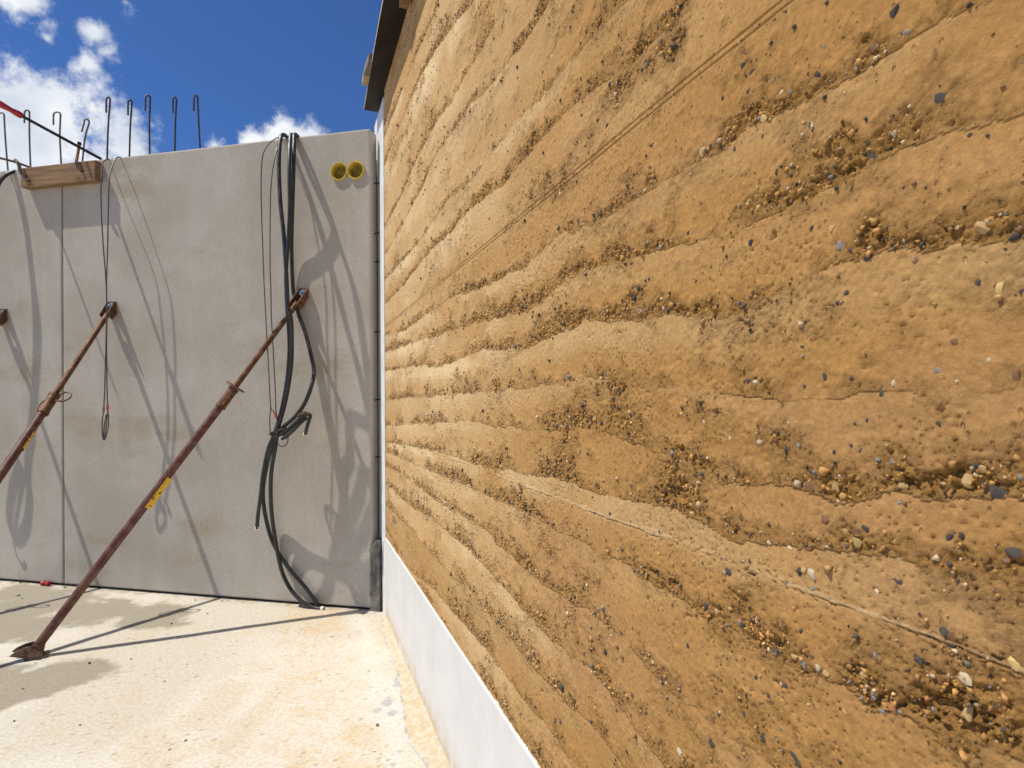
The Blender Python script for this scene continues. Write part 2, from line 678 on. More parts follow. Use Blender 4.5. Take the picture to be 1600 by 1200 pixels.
def grid_mesh(name, xs, ys, fn, mat, parent=None, loc=(0, 0, 0)):
    """fn(X, Y) -> (positions n x 3, colours n x 3) on a regular index grid"""
    X, Y = np.meshgrid(xs, ys)
    nx, ny = len(xs), len(ys)
    pos, colr = fn(X.ravel(), Y.ravel())
    pos = pos - np.array(loc)
    me = bpy.data.meshes.new(name)
    n = nx * ny
    me.vertices.add(n)
    me.vertices.foreach_set('co', pos.astype(np.float32).ravel())
    i = np.arange(n).reshape(ny, nx)
    q = np.stack([i[:-1, :-1], i[:-1, 1:], i[1:, 1:], i[1:, :-1]], -1).reshape(-1, 4)
    me.loops.add(q.size)
    me.loops.foreach_set('vertex_index', q.astype(np.int32).ravel())
    me.polygons.add(len(q))
    me.polygons.foreach_set('loop_start', (np.arange(len(q)) * 4).astype(np.int32))
    me.polygons.foreach_set('use_smooth', np.ones(len(q), dtype=bool))
    me.update(calc_edges=True)
    at = me.attributes.new('col', 'FLOAT_COLOR', 'POINT')
    if colr.shape[1] == 3:
        colr = np.concatenate([colr, np.ones((n, 1))], 1)
    at.data.foreach_set('color', colr.astype(np.float32).ravel())
    me.materials.append(mat)
    o = bpy.data.objects.new(name, me)
    if parent is None:
        o.location = loc
    return link(o, parent)


def lerp3(a, b, m):
    return a * (1 - m[:, None]) + np.asarray(b)[None, :] * m[:, None]


def blob_mask(X, Y, spots, nz):
    m = np.full(X.shape, -9.0)
    for (x, y, rx, ry) in spots:
        p = ground(x, y)
        q = ground(x + rx, y)
        s = ground(x, y - ry)
        a = abs(q.x - p.x)
        b = abs(s.y - p.y)
        d = np.sqrt(((X - p.x) / a) ** 2 + ((Y - p.y) / b) ** 2)
        m = np.maximum(m, 1 - d)
    return m + nz


def floor_fn(X, Y):
    n1 = fbm(X * 1.1, Y * 1.1, 5, 3)
    n2 = fbm(X * 5, Y * 5, 5, 8, .6)
    n3 = fbm(X * 26, Y * 26, 4, 21, .6)
    c = np.tile(np.array([.50, .462, .385]), (len(X), 1))
    c = lerp3(c, (.56, .525, .455), sst(.42, .62, n1))
    c = lerp3(c, (.50, .43, .31), sst(.5, .72, n2) * .55)
    # ochre dust washed off the earth wall
    de = (X - E0.x) * EN.x + (Y - E0.y) * EN.y
    near = np.exp(-((de - .42) / .26) ** 2) * .75 + np.exp(-(de / .10) ** 2) * .5
    n4 = fbm(X * 70 + Y * 20, Y * 45, 4, 33, .6)
    c = lerp3(c, (.52, .365, .175), np.clip(near * sst(.42, .62, .25 * n2 + .25 * n3 + .5 * n4) * .7, 0, .6))
    clean = np.exp(-((de - .17) / .07) ** 2) * sst(.35, .5, n2)
    c = lerp3(c, (.58, .55, .49), clean * .7)
    # damp patches beside the prop foot and along the panels
    dm = blob_mask(X, Y, [(240, 962, 90, 20), (140, 958, 110, 26), (40, 948, 110, 36), (20, 985, 90, 26), (-60, 975, 120, 50),
                          (100, 1052, 95, 26), (20, 1072, 110, 34), (-60, 1080, 120, 60), (30, 925, 60, 14)],
                   (n2 - .5) * 1.0 + (n3 - .5) * .3)
    c = lerp3(c, (.28, .25, .19), sst(.04, .36, dm) * .95)
    # grey cement spills
    gm = blob_mask(X, Y, [(605, 1098, 10, 9), (588, 1110, 9, 7), (613, 1114, 9, 5), (602, 1078, 5, 4), (625, 1175, 9, 7),
                          (614, 1194, 6, 4), (622, 1060, 6, 10), (620, 1070, 7, 6)], (n3 - .5) * 1.6)
    c = lerp3(c, (.36, .36, .36), sst(.15, .35, gm) * .85)
    # dirt along the foot of the panels
    dw = (X - W0.x) * WN.x + (Y - W0.y) * WN.y
    c = lerp3(c, (.30, .25, .18), np.exp(-(np.abs(dw) / .05) ** 2) * sst(.42, .6, n3) * .8)
    sp, idp = worley(X * 34, Y * 34, 5)
    c = lerp3(c, (.26, .19, .12), (sp < .22) * (idp > .93) * .7)
    z = (n1 - .5) * .006 + (n2 - .5) * .0035 + (n3 - .5) * .0009
    return np.stack([X, Y, z], 1), c * (0.98 + .05 * n3)[:, None]


xs = np.concatenate([np.linspace(-14, -5.2, 60)[:-1], np.linspace(-5.2, 1.5, 520), np.linspace(1.5, 5, 30)[1:]])
ys = np.concatenate([np.linspace(-6, .6, 60)[:-1], np.linspace(.6, 5.3, 400)])
slab = grid_mesh('floor_slab', xs, ys, floor_fn, M['floor'])
props(slab, kind='structure')

# ================================================================== RAMMED EARTH WALL
LINES = [
    # lift joints followed across the face, as photo points (bottom to top)
    [(604, 830), (639, 890), (680, 921), (706, 953), (728, 981), (756, 1010), (788, 1054), (813, 1083), (836, 1111), (855, 1137), (893, 1187)],
    [(604, 790), (640, 825), (664, 852), (718, 912), (731, 918), (756, 953), (788, 988), (813, 1016), (845, 1054), (864, 1077), (905, 1118), (931, 1140), (959, 1175), (978, 1200)],
    [(604, 757), (640, 790), (680, 815), (735, 860), (780, 910), (813, 947), (836, 972), (864, 1000), (893, 1026), (924, 1048), (956, 1089), (1000, 1146), (1040, 1200)],
    [(600, 725), (640, 750), (685, 785), (725, 807), (762, 830), (780, 852), (800, 870), (820, 890), (858, 918), (896, 947), (918, 953), (940, 972), (969, 997), (1000, 1030), (1056, 1085), (1112, 1130), (1150, 1156), (1187, 1182), (1210, 1200)],
    [(604, 706), (640, 722), (700, 747), (760, 772), (800, 792), (847, 812), (870, 830), (912, 847), (937, 872), (975, 877), (1000, 899), (1049, 924), (1094, 961), (1150, 980), (1180, 1010), (1210, 1032), (1262, 1055), (1322, 1081), (1356, 1111), (1412, 1122), (1469, 1145), (1600, 1200)],
    [(600, 690), (680, 705), (760, 730), (812, 737), (870, 745), (912, 765), (960, 775), (1000, 780), (1060, 800), (1110, 820), (1160, 845), (1225, 852), (1300, 860), (1400, 880), (1500, 890), (1600, 910)],
    [(600, 665), (710, 660), (740, 657), (765, 664), (875, 672), (912, 672), (950, 675), (1000, 692), (1060, 722), (1130, 750), (1232, 757), (1290, 775), (1330, 790), (1420, 775), (1500, 782), (1600, 792)],
    [(600, 625), (690, 618), (760, 612), (850, 600), (912, 592), (950, 593), (1000, 603), (1124, 610), (1225, 625), (1274, 621), (1326, 617), (1386, 619), (1487, 610), (1525, 621), (1600, 610)],
    [(600, 580), (662, 571), (682, 574), (700, 570), (735, 552), (755, 546), (815, 545), (875, 520), (912, 502), (950, 502), (1000, 500), (1045, 494), (1105, 494), (1150, 486), (1225, 452), (1311, 410), (1440, 395), (1547, 376), (1600, 367)],
    [(600, 550), (615, 547), (655, 532), (700, 520), (730, 507), (772, 497), (810, 490), (832, 480), (870, 450), (897, 430), (925, 422), (1000, 402), (1131, 367), (1172, 356), (1240, 322), (1311, 289), (1375, 255), (1431, 232), (1487, 210), (1600, 172)],
    [(600, 525), (632, 517), (672, 487), (712, 462), (750, 450), (775, 437), (815, 420), (840, 395), (875, 367), (922, 355), (957, 335), (1000, 309), (1112, 240), (1210, 184), (1319, 127), (1394, 86), (1469, 41), (1544, 0)],
    [(604, 474), (642, 432), (662, 402), (697, 372), (730, 330), (760, 305), (785, 292), (832, 232), (887, 172), (945, 130), (960, 117), (1000, 84), (1075, 0)],
    [(600, 440), (640, 395), (660, 370), (705, 305), (725, 295), (760, 250), (790, 215), (820, 175), (845, 152), (887, 100), (960, 20)],
    [(604, 395), (640, 330), (660, 292), (682, 240), (697, 220), (735, 165), (760, 140), (785, 110), (810, 80), (850, 15)],
    [(604, 350), (630, 300), (650, 250), (685, 185), (705, 160), (725, 120), (740, 97), (780, 25), (790, 0)],
    [(600, 262), (615, 220), (637, 165), (657, 120), (682, 77), (710, 37), (740, 0)],
    [(604, 205), (625, 150), (655, 75), (675, 32), (687, 0)],
]
BND = []
for ln in LINES:
    p = np.array(sorted(euh(*q) for q in ln))
    BND.append(p)
H1 = .5 * (euh(603, 511)[1] + euh(1221, 0)[1])        # formwork lines across the whole face
H2 = .5 * (euh(607, 680)[1] + euh(1570, 1036)[1])
U_SEAM = euh(813, 620)[0]
LAYER_RND = rng.random(len(LINES) + 4)
U_END = 5.6


def field(u, h):
    """relief (m, outwards), looseness 0..1 and colour of the earth face at u, h"""
    wob = (fbm(u * 18, h * 3 + 4, 5, 40, .65) - .5) * .024
    hh = h + wob
    B = np.stack([np.interp(u, p[:, 0], p[:, 1]) for p in BND], 0)
    B.sort(axis=0)
    idx = np.zeros(u.shape, dtype=np.int64)
    lo = np.full(u.shape, PL_TOP)
    hi = np.full(u.shape, E_TOP)
    for k in range(B.shape[0]):
        m = hh > B[k]
        idx += m
        lo = np.where(m, B[k], lo)
        hi = np.where(m, hi, np.minimum(hi, B[k]))
    th = np.maximum(hi - lo, .02)
    t = np.clip((hh - lo) / th, 0, 1)
    dlo = hh - lo
    rnd = LAYER_RND[idx]
    pocket = fbm(u * 4.2 + idx * 3.7, h * 9.0 + idx * 1.9, 4, 60, .55)
    fine = fbm(u * 34, h * 34, 3, 70, .6)
    low = np.exp(-(dlo / .040) ** 2)
    mid = fbm(u * 12 + idx, h * 20, 4, 64, .6)
    far_bright = sst(3.3, 1.1, u)  # rises to the far end; brightness falloff along the wall painted into the colour
    raw = (.24 + .10 * far_bright) * low + .66 * (pocket - .14) + (.46 - .20 * far_bright) * (mid - .40) + .40 * (fine - .5)
    M_ = sst(.465, .66, raw)
    MW = sst(.25, .56, raw)
    M_ *= sst(-.001, .010, dlo)
    # relief -----------------------------------------------------------
    big = (fbm(u * 1.6, h * 1.9, 3, 80) - .5) * .0025
    clod1, id1 = worley(u * 105 + fine * 1.2, h * 118, 90)
    clod2, id2 = worley(u * 220, h * 230 + fine, 91)
    g1 = fbm(u * 90, h * 90, 4, 95, .65)
    g2 = fbm(u * 260, h * 260, 3, 99, .65)
    d = big
    d = d + (fine - .5) * .0007 + (g2 - .5) * .0009
    bil = np.abs(2 * fbm(u * 120, h * 105, 3, 97, .6) - 1)
    d = d - MW * sst(.16, .0, bil) * .0026 - MW * (g2 - .5) * .0022
    d = d - M_ * (.0000 + .0020 * sst(.40, .70, 1 - g1))
    d = d + M_ * ((id1 - .50) * .0044 - sst(.30, .55, clod1) * .0018 + (id2 - .5) * .0030)
    # broken-out hollows just above the joints
    hole = fbm(u * 26 + g2, h * 38 + g1, 5, 120, .65)
    d = d - M_ * sst(.63, .665, hole) * .0065
    d = d - np.exp(-(dlo / .006) ** 2) * sst(.0, .004, dlo) * .0012 * sst(.48, .62, pocket + .05)
    # pinholes and small pits, in drifts
    pit, pid = worley(u * 150 + fine * 1.5, h * 112, 130)
    drift = sst(.38, .60, fbm(u * 5, h * 7, 4, 133))
    ps = .14 + .24 * (pid - .56) / .44
    d = d - (pid > .56) * sst(ps, ps * .6, pit) * .0024 * (.08 + .92 * drift)
    pit2, pid2 = worley(u * 36 + g1, h * 44 + fine * 2, 140)
    d = d - (pid2 > .95) * sst(.18, .12, pit2) * .0040 * (.3 + .7 * drift)
    # scratched furrows left by the shutter boards
    ridge = h - H1 + (fbm(u * 3, h * 0 + 2, 3, 150) - .5) * .004
    w1 = .55 + .45 * sst(.3, .6, fbm(u * 6, h * 0 + 5, 3, 151))
    d = d - np.exp(-((ridge - .0050) / .0011) ** 2) * .0034 * w1 - np.exp(-((ridge + .0050) / .0011) ** 2) * .0030 * w1
    r2 = h - H2 + (fbm(u * 4, h * 0 + 7, 5, 153, .65) - .5) * .009
    gap2 = .25 + .75 * sst(.34, .50, fbm(u * 5, h * 0 + 3, 4, 155, .6))
    hw = .0002 + .0095 * fbm(u * 20, h * 0 + 1, 5, 156, .8) ** 1.7
    fin = sst(hw, hw * .7, np.abs(r2)) * gap2
    d = d * (1 - .5 * fin) + fin * .0004 - np.exp(-((r2 + hw + .0010) / .0012) ** 2) * .0018 * gap2 * sst(.4, .6, fbm(u * 12, h * 0 + 9, 3, 158))
    seam = np.abs(u - U_SEAM + (fbm(h * 6, u * 0 + 1, 3, 160) - .5) * .004)
    d = d - np.exp(-(seam / .0028) ** 2) * .0026 * sst(.3, .5, fbm(h * 7, u * 0, 2, 162))
    # colour -----------------------------------------------------------
    c = np.tile(np.array([.366, .199, .066]), (u.size, 1))
    pale = sst(.30, .85, t) * (.35 + .65 * rnd) * sst(.25, .55, fbm(u * 2.5, h * 6, 3, 170))
    c = lerp3(c, (.512, .322, .148), far_bright * .9)  # far end brightened through its base colour
    c = lerp3(c, (.660, .490, .275), np.clip(pale * (.22 + .80 * far_bright) + .22 * far_bright * sst(.4, .6, fbm(u * 1.3, h * 1.7, 3, 171)), 0, 1))
    pink = sst(.50, .75, fbm(u * 3.0 + 9, h * 8, 4, 175)) * (1 - M_)
    c = lerp3(c, (.378, .212, .088), pink * .55 * (1 - .6 * far_bright))
    c = lerp3(c, (.385, .204, .056), M_ * .60)
    band = (idx == 1) * .6
    c = lerp3(c, (.36, .20, .068), band)
    oc = sst(.5, .75, fbm(u * 1.6, h * 5, 4, 178))
    c = lerp3(c, (.39, .214, .066), oc * .35)
    c = lerp3(c, (.52, .40, .25), fin * .45)
    c *= (.97 + .21 * fbm(u * 18, h * 18, 4, 180, .6))[:, None]
    return d, M_, np.concatenate([c, MW[:, None]], 1)


ew = thing('rammed_earth_wall', E(0, 0, 0), 'tall ochre rammed earth wall with layered gravel seams on a white plinth', 'earth wall')


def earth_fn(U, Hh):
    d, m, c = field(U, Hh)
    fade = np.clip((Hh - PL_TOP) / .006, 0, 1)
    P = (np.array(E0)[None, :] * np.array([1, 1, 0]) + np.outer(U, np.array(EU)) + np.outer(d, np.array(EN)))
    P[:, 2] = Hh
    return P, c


us = np.concatenate([np.arange(0, 1.75, .0068), np.arange(1.75, 2.75, .0040), np.arange(2.75, 3.60, .0023), np.arange(3.6, U_END, .014)])
hs = np.concatenate([np.arange(PL_TOP, .75, .004), np.arange(.75, 2.05, .0025), np.arange(2.05, E_TOP, .005), [E_TOP]])
for hc in (H1, H2):
    hs = hs[np.abs(hs - hc) > .0095]
    hs = np.concatenate([hs, np.arange(hc - .0088, hc + .0089, .0011)])
hs = np.sort(hs)
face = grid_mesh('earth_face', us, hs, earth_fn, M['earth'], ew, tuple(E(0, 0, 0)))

mb = MB()
mb.box(E(U_END / 2, -.235, (PL_TOP + E_TOP) / 2), EU * (U_END / 2), EN * .2, UP * ((E_TOP - PL_TOP) / 2 - .002))
mb.build('core', M['soil'], ew)
mb = MB()
mb.box(E(U_END / 2, -.19, PL_TOP / 2 - .04), EU * (U_END / 2), EN * .197, UP * (PL_TOP / 2 + .04))
mb.build('plinth', M['white'], ew, bevel=.004)
# white end board closing the far end of the wall
mb = MB()
mb.box(E(-.215, -.03, E_TOP / 2 - .02), EU * .213, EN * .036, UP * (E_TOP / 2 - .02))
mb.build('end_board', M['white_board'], ew, bevel=.003)


# stones bedded in the face -------------------------------------------------
def hull_mesh(name, npts, seed, mat, flat=.55, smooth=False):
    r = random.Random(seed)
    bm = bmesh.new()
    for i in range(npts):
        z = 1 - 2 * (i + .5) / npts
        a = i * 2.39996 + r.uniform(-.5, .5)
        q = math.sqrt(max(0, 1 - z * z))
        k = r.uniform(.60, 1.10)
        bm.verts.new((q * math.cos(a) * k, z * flat * k, q * math.sin(a) * k))
    res = bmesh.ops.convex_hull(bm, input=bm.verts)
    bmesh.ops.delete(bm, geom=[e for e in res['geom_interior'] if isinstance(e, bmesh.types.BMVert)], context='VERTS')
    bmesh.ops.recalc_face_normals(bm, faces=bm.faces)
    me = bpy.data.meshes.new(name)
    bm.to_mesh(me)
    bm.free()
    me.materials.append(mat)
    if smooth:
        me.polygons.foreach_set('use_smooth', [True] * len(me.polygons))
        me.set_sharp_from_angle(angle=math.radians(32))
    return me


SM = {k: [hull_mesh('stone', 15 if k in 'DG' else 18, 31 * i + ord(k), m, .5, True) for i in range(5)] for k, m in STONE.items()}
HAND = """1398 17 24 D;1416 51 14 G;1277 117 18 D;1337 107 14 G;1362 75 16 B;1161 101 12 D;1174 112 10 D;1289 73 9 G;1208 126 12 G;1221 144 10 P;
1235 144 9 G;1169 142 10 D;1469 154 21 D;1268 196 12 P;1192 213 8 D;1148 233 9 D;1109 227 8 D;1213 268 11 D;1076 364 9 D;1172 381 14 D;1268 356 12 D;
1300 356 15 T;1328 390 10 D;1515 211 9 D;1414 180 7 T;1007 99 8 D;1040 193 9 T;1020 225 8 D;1356 404 16 D;1430 406 10 B;1014 436 8 D;1088 439 9 B;
1322 458 13 D;1527 441 13 D;1560 450 20 Y;1596 454 12 D;1253 542 9 D;1289 589 14 D;1180 597 14 P;1169 594 11 D;1257 604 9 D;1377 613 16 D;1396 598 11 P;
1465 578 14 G;1545 563 11 P;1588 585 22 B;1491 532 15 B;1065 638 10 D;1050 704 11 P;1104 715 7 P;1303 706 10 D;1335 662 8 D;1355 657 9 D;1330 696 8 D;
1344 703 8 D;1467 662 12 D;1243 660 7 T;1264 758 24 B;1558 773 30 D;1193 745 9 R;1258 730 8 D;1525 741 8 P;1146 732 7 D;1404 786 12 G;1099 659 10 P;
1186 690 11 P;1247 696 10 G;1140 685 9 P;1159 808 16 B;1142 830 11 P;1289 810 19 B;1317 832 12 T;1336 834 17 B;1349 825 15 D;1482 839 13 D;1502 837 14 D;
1580 860 27 D;1261 852 12 D;1234 857 12 P;1201 849 11 P;1268 896 22 P;1255 889 14 T;1137 894 17 D;1162 903 8 P;1055 921 12 R;1155 970 13 R;1270 919 12 G;
1402 908 14 D;1369 924 12 P;1474 984 21 D;1251 986 12 D;1180 1059 12 D;1255 1038 16 G;1277 1044 14 P;1240 1027 12 T;1268 1025 13 B;1290 1051 14 T;
1212 1017 12 D;1191 1021 13 B;1506 1062 26 P;1514 1087 15 B;1585 1038 23 Y;1545 1072 10 G;1362 1090 15 G;1390 1104 19 R;1405 1113 12 G;1377 1112 12 G;
1319 1113 12 T;1200 1087 12 D;1227 1072 11 D;1034 1060 10 D;1114 1122 14 B;1163 1117 13 D;1111 1160 15 D;1193 1154 15 D;1062 1175 14 P;1238 1179 16 D;
1246 1192 15 D;1220 1139 8 G;1019 1034 8 P;1424 1096 10 D;1367 1025 12 G;1028 952 8 R;1127 1023 10 T;1101 946 12 D;1118 956 10 P;1182 969 12 P;
885 462 8 D;884 493 7 D;893 18 9 D;891 42 8 D;984 648 10 D;940 661 11 D;928 652 9 P;1000 486 12 G;918 709 10 D;985 758 8 D;948 197 8 D;925 211 7 D;868 962 8 D;885 955 7 D;
912 1035 9 D;970 990 9 D;925 1050 7 P;1075 1010 9 D;876 1128 9 D;1009 1115 9 D;890 1084 8 D;848 113 7 D;862 88 7 P"""


def stone_on_wall(u, h, r, kind, sq, sink, i):
    o = bpy.data.objects.new('stone', SM[kind][i % 5])
    q = r * .7
    dd = field(np.array([u, u - q, u + q, u, u]), np.array([h, h, h, h - q, h + q]))[0]
    d = float(.5 * dd.max() + .5 * dd.mean())
    a = random.uniform(0, 6.28)
    x = (EU * math.cos(a) + UP * math.sin(a))
    z = (-EU * math.sin(a) + UP * math.cos(a))
    tilt = (EN + EU * random.uniform(-.25, .25) + UP * random.uniform(-.25, .25)).normalized()
    x = (x - tilt * x.dot(tilt)).normalized()
    z = x.cross(tilt)
    R = Matrix((x * r, tilt * r * .75, z * r * sq)).transposed()
    p = E(u, d - r * sink, h) - E(0, 0, 0)
    o.matrix_local = Matrix.Translation(p) @ R.to_4x4()
    link(o, ew)


n_st = 0
taken = []
for tok in HAND.replace('\n', '').split(';'):
    x, y, w, k = tok.split()
    x, y, w = float(x), float(y), float(w)
    u, h = euh(x, y)
    dist = (E(u, 0, h) - O).y
    r = w * .60 / F * dist
    stone_on_wall(u, h, r, k, random.uniform(.62, .95), .10, n_st)
    taken.append((u, h))
    n_st += 1

# gravel sprinkled through the loose seams
NC = 900000
gu = rng.uniform(0, 3.75, NC)
gh = rng.uniform(PL_TOP + .01, E_TOP - .02, NC)
# more where the wall is near enough for them to show
zed = np.maximum(E0.y + gu * EU.y, .25)
vis = np.abs(gh - H_CAM) < zed * .72
keep = vis & (rng.random(NC) < np.clip(1.25 / zed, 0, 1))
gu, gh = gu[keep], gh[keep]
gd, gm, gc = field(gu, gh)
gw = gc[:, 3]
gc = gc[:, :3]
pk = rng.random(gu.size) < (.012 * sst(.42, .65, fbm(gu * 4, gh * 6, 3, 210)) + .065 * gw ** 1.6 + .44 * gm ** 1.05)
gu, gh, gd, gm, gc = gu[pk], gh[pk], gd[pk], gm[pk], gc[pk]
gz = E0.y + gu * EU.y
gr = .0010 + .0034 * rng.random(gu.size) ** 2.6 + .0006 * gz + (rng.random(gu.size) < .05) * rng.random(gu.size) ** 1.5 * .0052
gr = np.where(gm < .2, gr * (.75 + .5 * (rng.random(gu.size) < .12)), gr)
order = np.argsort(-gr / gz)
KINDS = np.array(list('DGPTBRY'))
KC = {'D': (.066, .058, .050), 'G': (.22, .20, .175), 'P': (.52, .41, .26), 'T': (.44, .29, .125), 'B': (.2, .11, .05), 'R': (.33, .15, .06), 'Y': (.55, .38, .13)}
loose_p = np.array([.10, .05, .08, .62, .09, .04, .02])
solo_p = np.array([.38, .08, .12, .24, .15, .02, .01])
big_n = 296 - n_st
for j in order[:big_n]:
    k = rng.choice(KINDS, p=(loose_p if gm[j] > .25 else solo_p))
    stone_on_wall(float(gu[j]), float(gh[j]), float(gr[j]), str(k), random.uniform(.6, 1), .1, n_st)
    n_st += 1
rest = order[big_n:]
if len(rest) > 90000:
    rest = rng.permutation(rest)[:90000]
print('grains', len(rest))
# one mesh of small gravel: jittered angular grains
ico_v = np.array([(1, 0, 0), (-1, 0, 0), (0, 1, 0), (0, -1, 0), (0, 0, 1), (0, 0, -1)], dtype=float)
ico_f = np.array([(0, 2, 4), (2, 1, 4), (1, 3, 4), (3, 0, 4), (2, 0, 5), (1, 2, 5), (3, 1, 5), (0, 3, 5)])
nr = len(rest)
rv = rng.normal(size=(nr, 3, 3))
Q = np.linalg.qr(rv)[0]
sc = rng.uniform(.5, 1.3, (nr, 1, 3)) * gr[rest][:, None, None]
jit = rng.uniform(.62, 1.2, (nr, len(ico_v), 1))
V = (ico_v[None] * jit * sc) @ Q
ctr = np.outer(gu[rest], np.array(EU)) + np.outer(gd[rest] + gr[rest] * .10, np.array(EN))
ctr[:, 2] = gh[rest]
V = (V + ctr[:, None, :]).reshape(-1, 3)
FA = (ico_f[None] + (np.arange(nr) * len(ico_v))[:, None, None]).reshape(-1, 3)
me = bpy.data.meshes.new('gravel')
me.vertices.add(len(V))
me.vertices.foreach_set('co', V.astype(np.float32).ravel())
me.loops.add(FA.size)
me.loops.foreach_set('vertex_index', FA.astype(np.int32).ravel())
me.polygons.add(len(FA))
me.polygons.foreach_set('loop_start', (np.arange(len(FA)) * 3).astype(np.int32))
me.update(calc_edges=True)
kk = np.where(gm[rest] > .25, rng.choice(7, nr, p=loose_p), rng.choice(7, nr, p=solo_p))
gcol = np.array([KC[c] for c in KINDS])[kk]
tanm = (kk == 3)[:, None]
gcol = np.where(tanm, gc[rest] * 1.06, gcol) * rng.uniform(.72, 1.3, (nr, 1))
cc = np.concatenate([np.repeat(gcol, len(ico_v), 0), np.ones((len(V), 1))], 1)
at = me.attributes.new('col', 'FLOAT_COLOR', 'POINT')
at.data.foreach_set('color', cc.astype(np.float32).ravel())
me.materials.append(M['gravel'])
go = link(bpy.data.objects.new('gravel', me), ew)
go.location = (0, 0, -E0.z)
props(go, kind='stuff')

# mortar fillet at the foot of the plinth, with the cement bead along its cracked edge
crack = [(597, 968), (600, 990), (603, 1004), (609, 1020), (613, 1033), (620, 1048), (623, 1062), (625, 1080), (628, 1098), (631, 1120), (634, 1140), (641, 1160), (652, 1176), (664, 1190), (673, 1215), (700, 1290), (740, 1400)]
cp = spline([ground(*q) for q in crack], 5)
mb = MB()
vs, fs = [], []
for i, p in enumerate(cp):
    u = (p - E0).dot(EU)
    j = random.uniform(-.003, .003)
    p = Vector((p.x + j, p.y, 0))
    w = (p - E0).dot(EN)
    wall = E(u, .006, 0)
    vs += [p - UP * .01, p + UP * .0045, wall + EN * (w * .45) + UP * .010, wall + UP * random.uniform(.022, .028)]
for i in range(len(cp) - 1):
    for k in range(3):
        fs.append((i * 4 + k, i * 4 + k + 1, (i + 1) * 4 + k + 1, (i + 1) * 4 + k))
mb.add(vs, fs)
mb.build('mortar_fillet', M['tan_mortar'], ew, smooth=True)
mb = MB()
mb.tube([Vector((p.x + random.uniform(-.002, .002), p.y, .003)) for p in cp], [.0035 + .003 * random.random() for _ in cp], 6)
mb.build('cement_bead', M['grey_bead'], ew, smooth=True)

# ================================================================== CONCRETE PANELS
JOINT = wpt(98, 600)
U_J = (JOINT - W0).dot(WL)
TH = .10
GAP = .016
cups = [(530.5, 268.5), (556.5, 266.5)]


def panel(u0, u1, label, with_cups=False):
    root = thing('concrete_panel', W((u0 + u1) / 2, -TH / 2, 0), label, 'concrete wall')
    mb = MB()
    mb.box(W((u0 + u1) / 2, -TH / 2, GAP + (WALL_H - GAP) / 2), WL * ((u1 - u0) / 2), WN * (TH / 2), UP * ((WALL_H - GAP) / 2))
    body = mb.build('panel', M['concrete'], root, bevel=.012)
    if with_cups:
        for c in cups:
            mc = MB()
            p = wpt(*c) - WN * .03
            mc.lathe(p, WN, [(.0001, -.02), (.056, -.02), (.056, .06), (.0001, .06)], 32)
            cut = mc.build('cut', M['concrete'])
            md = body.modifiers.new('hole', 'BOOLEAN')
            md.operation = 'DIFFERENCE'
            md.object = cut
            bpy.context.view_layer.update()
            dg = bpy.context.evaluated_depsgraph_get()
            nm = bpy.data.meshes.new_from_object(body.evaluated_get(dg))
            body.modifiers.clear()
            body.data = nm
            bpy.data.objects.remove(cut, do_unlink=True)
        for i, c in enumerate(cups):
            p = wpt(*c)
            mb = MB()
            mb.lathe(p, WN, [(.0615, -.004), (.0625, .008), (.0600, .013), (.0535, .013), (.0515, .008), (.0500, -.034), (.0001, -.036)], 36)
            o = mb.build('recess_cup', M['yellow_rim'], root, smooth=True)
            mb = MB()
            mb.lathe(p, WN, [(.0495, -.026), (.040, -.031), (.02, -.029), (.0001, -.030)], 24)  # disc carrying the recess shade in its colour
            mb.build('cup_shade', M['olive'], o, smooth=True)
    # packing shims and dark bedding under the panel
    mb = MB()
    mb.box(W((u0 + u1) / 2, -TH / 2 - .012, GAP / 2 - .006), WL * ((u1 - u0) / 2 - .01), WN * (TH / 2 - .012), UP * (GAP / 2 + .003))
    mb.build('bedding', M['dark_gap'], root)
    return root


PW = U_J
p1 = panel(.0, U_J - .006, 'grey precast concrete panel with two yellow round recess cups beside the earth wall', True)
p2 = panel(U_J + .006, U_J + PW, 'plain grey precast concrete panel beyond the vertical joint under the timber plank')
mb = MB()
mb.tube([W(U_J, -.012, .012), W(U_J, -.012, WALL_H * .5), W(U_J, -.012, WALL_H - .02)], .0085, 8)
mb.build('joint_seal', M['joint_seal'], p1, smooth=True)

# gap between the panel end and the earth wall: dark filler, ties and a mortar stop at the foot
gapf = thing('corner_joint', W(-.05, -.08, 0), 'dark narrow corner gap between concrete panel and white end board', 'wall joint')
mb = MB()
mb.box(W(-.03, -TH - .08, WALL_H * .48), WL * .12, WN * .03, UP * (WALL_H * .48 - .02))
mb.build('filler', M['dark_gap'], gapf)
for h in (2.86, 2.52, 2.33, 1.86, 1.40, 1.02):
    mb = MB()
    a = W(.0, -.055, h)
    mb.tube([a, a - WL * .05 + UP * random.uniform(-.01, .01)], .004, 6)
    mb.build('wall_tie', M['dark_gap'], gapf)
mb = MB()
pts_l = []
top = wpt(590, 845).z
mbv, mbf = [], []
nz = 14
for i in range(nz + 1):
    h = top * i / nz
    uu = random.uniform(.006, .022) if i < nz else -.01
    mbv += [W(uu, .004, h), W(-.055, .012 if i < nz else .0, h), W(-.055, -.09, h), W(uu, -.09, h)]
for i in range(nz):
    for k in range(4):
        mbf.append((i * 4 + k, i * 4 + (k + 1) % 4, (i + 1) * 4 + (k + 1) % 4, (i + 1) * 4 + k))
mbf.append((nz * 4, nz * 4 + 1, nz * 4 + 2, nz * 4 + 3))
mb.add(mbv, mbf)
mb.build('mortar_stop', M['mortar'], gapf)

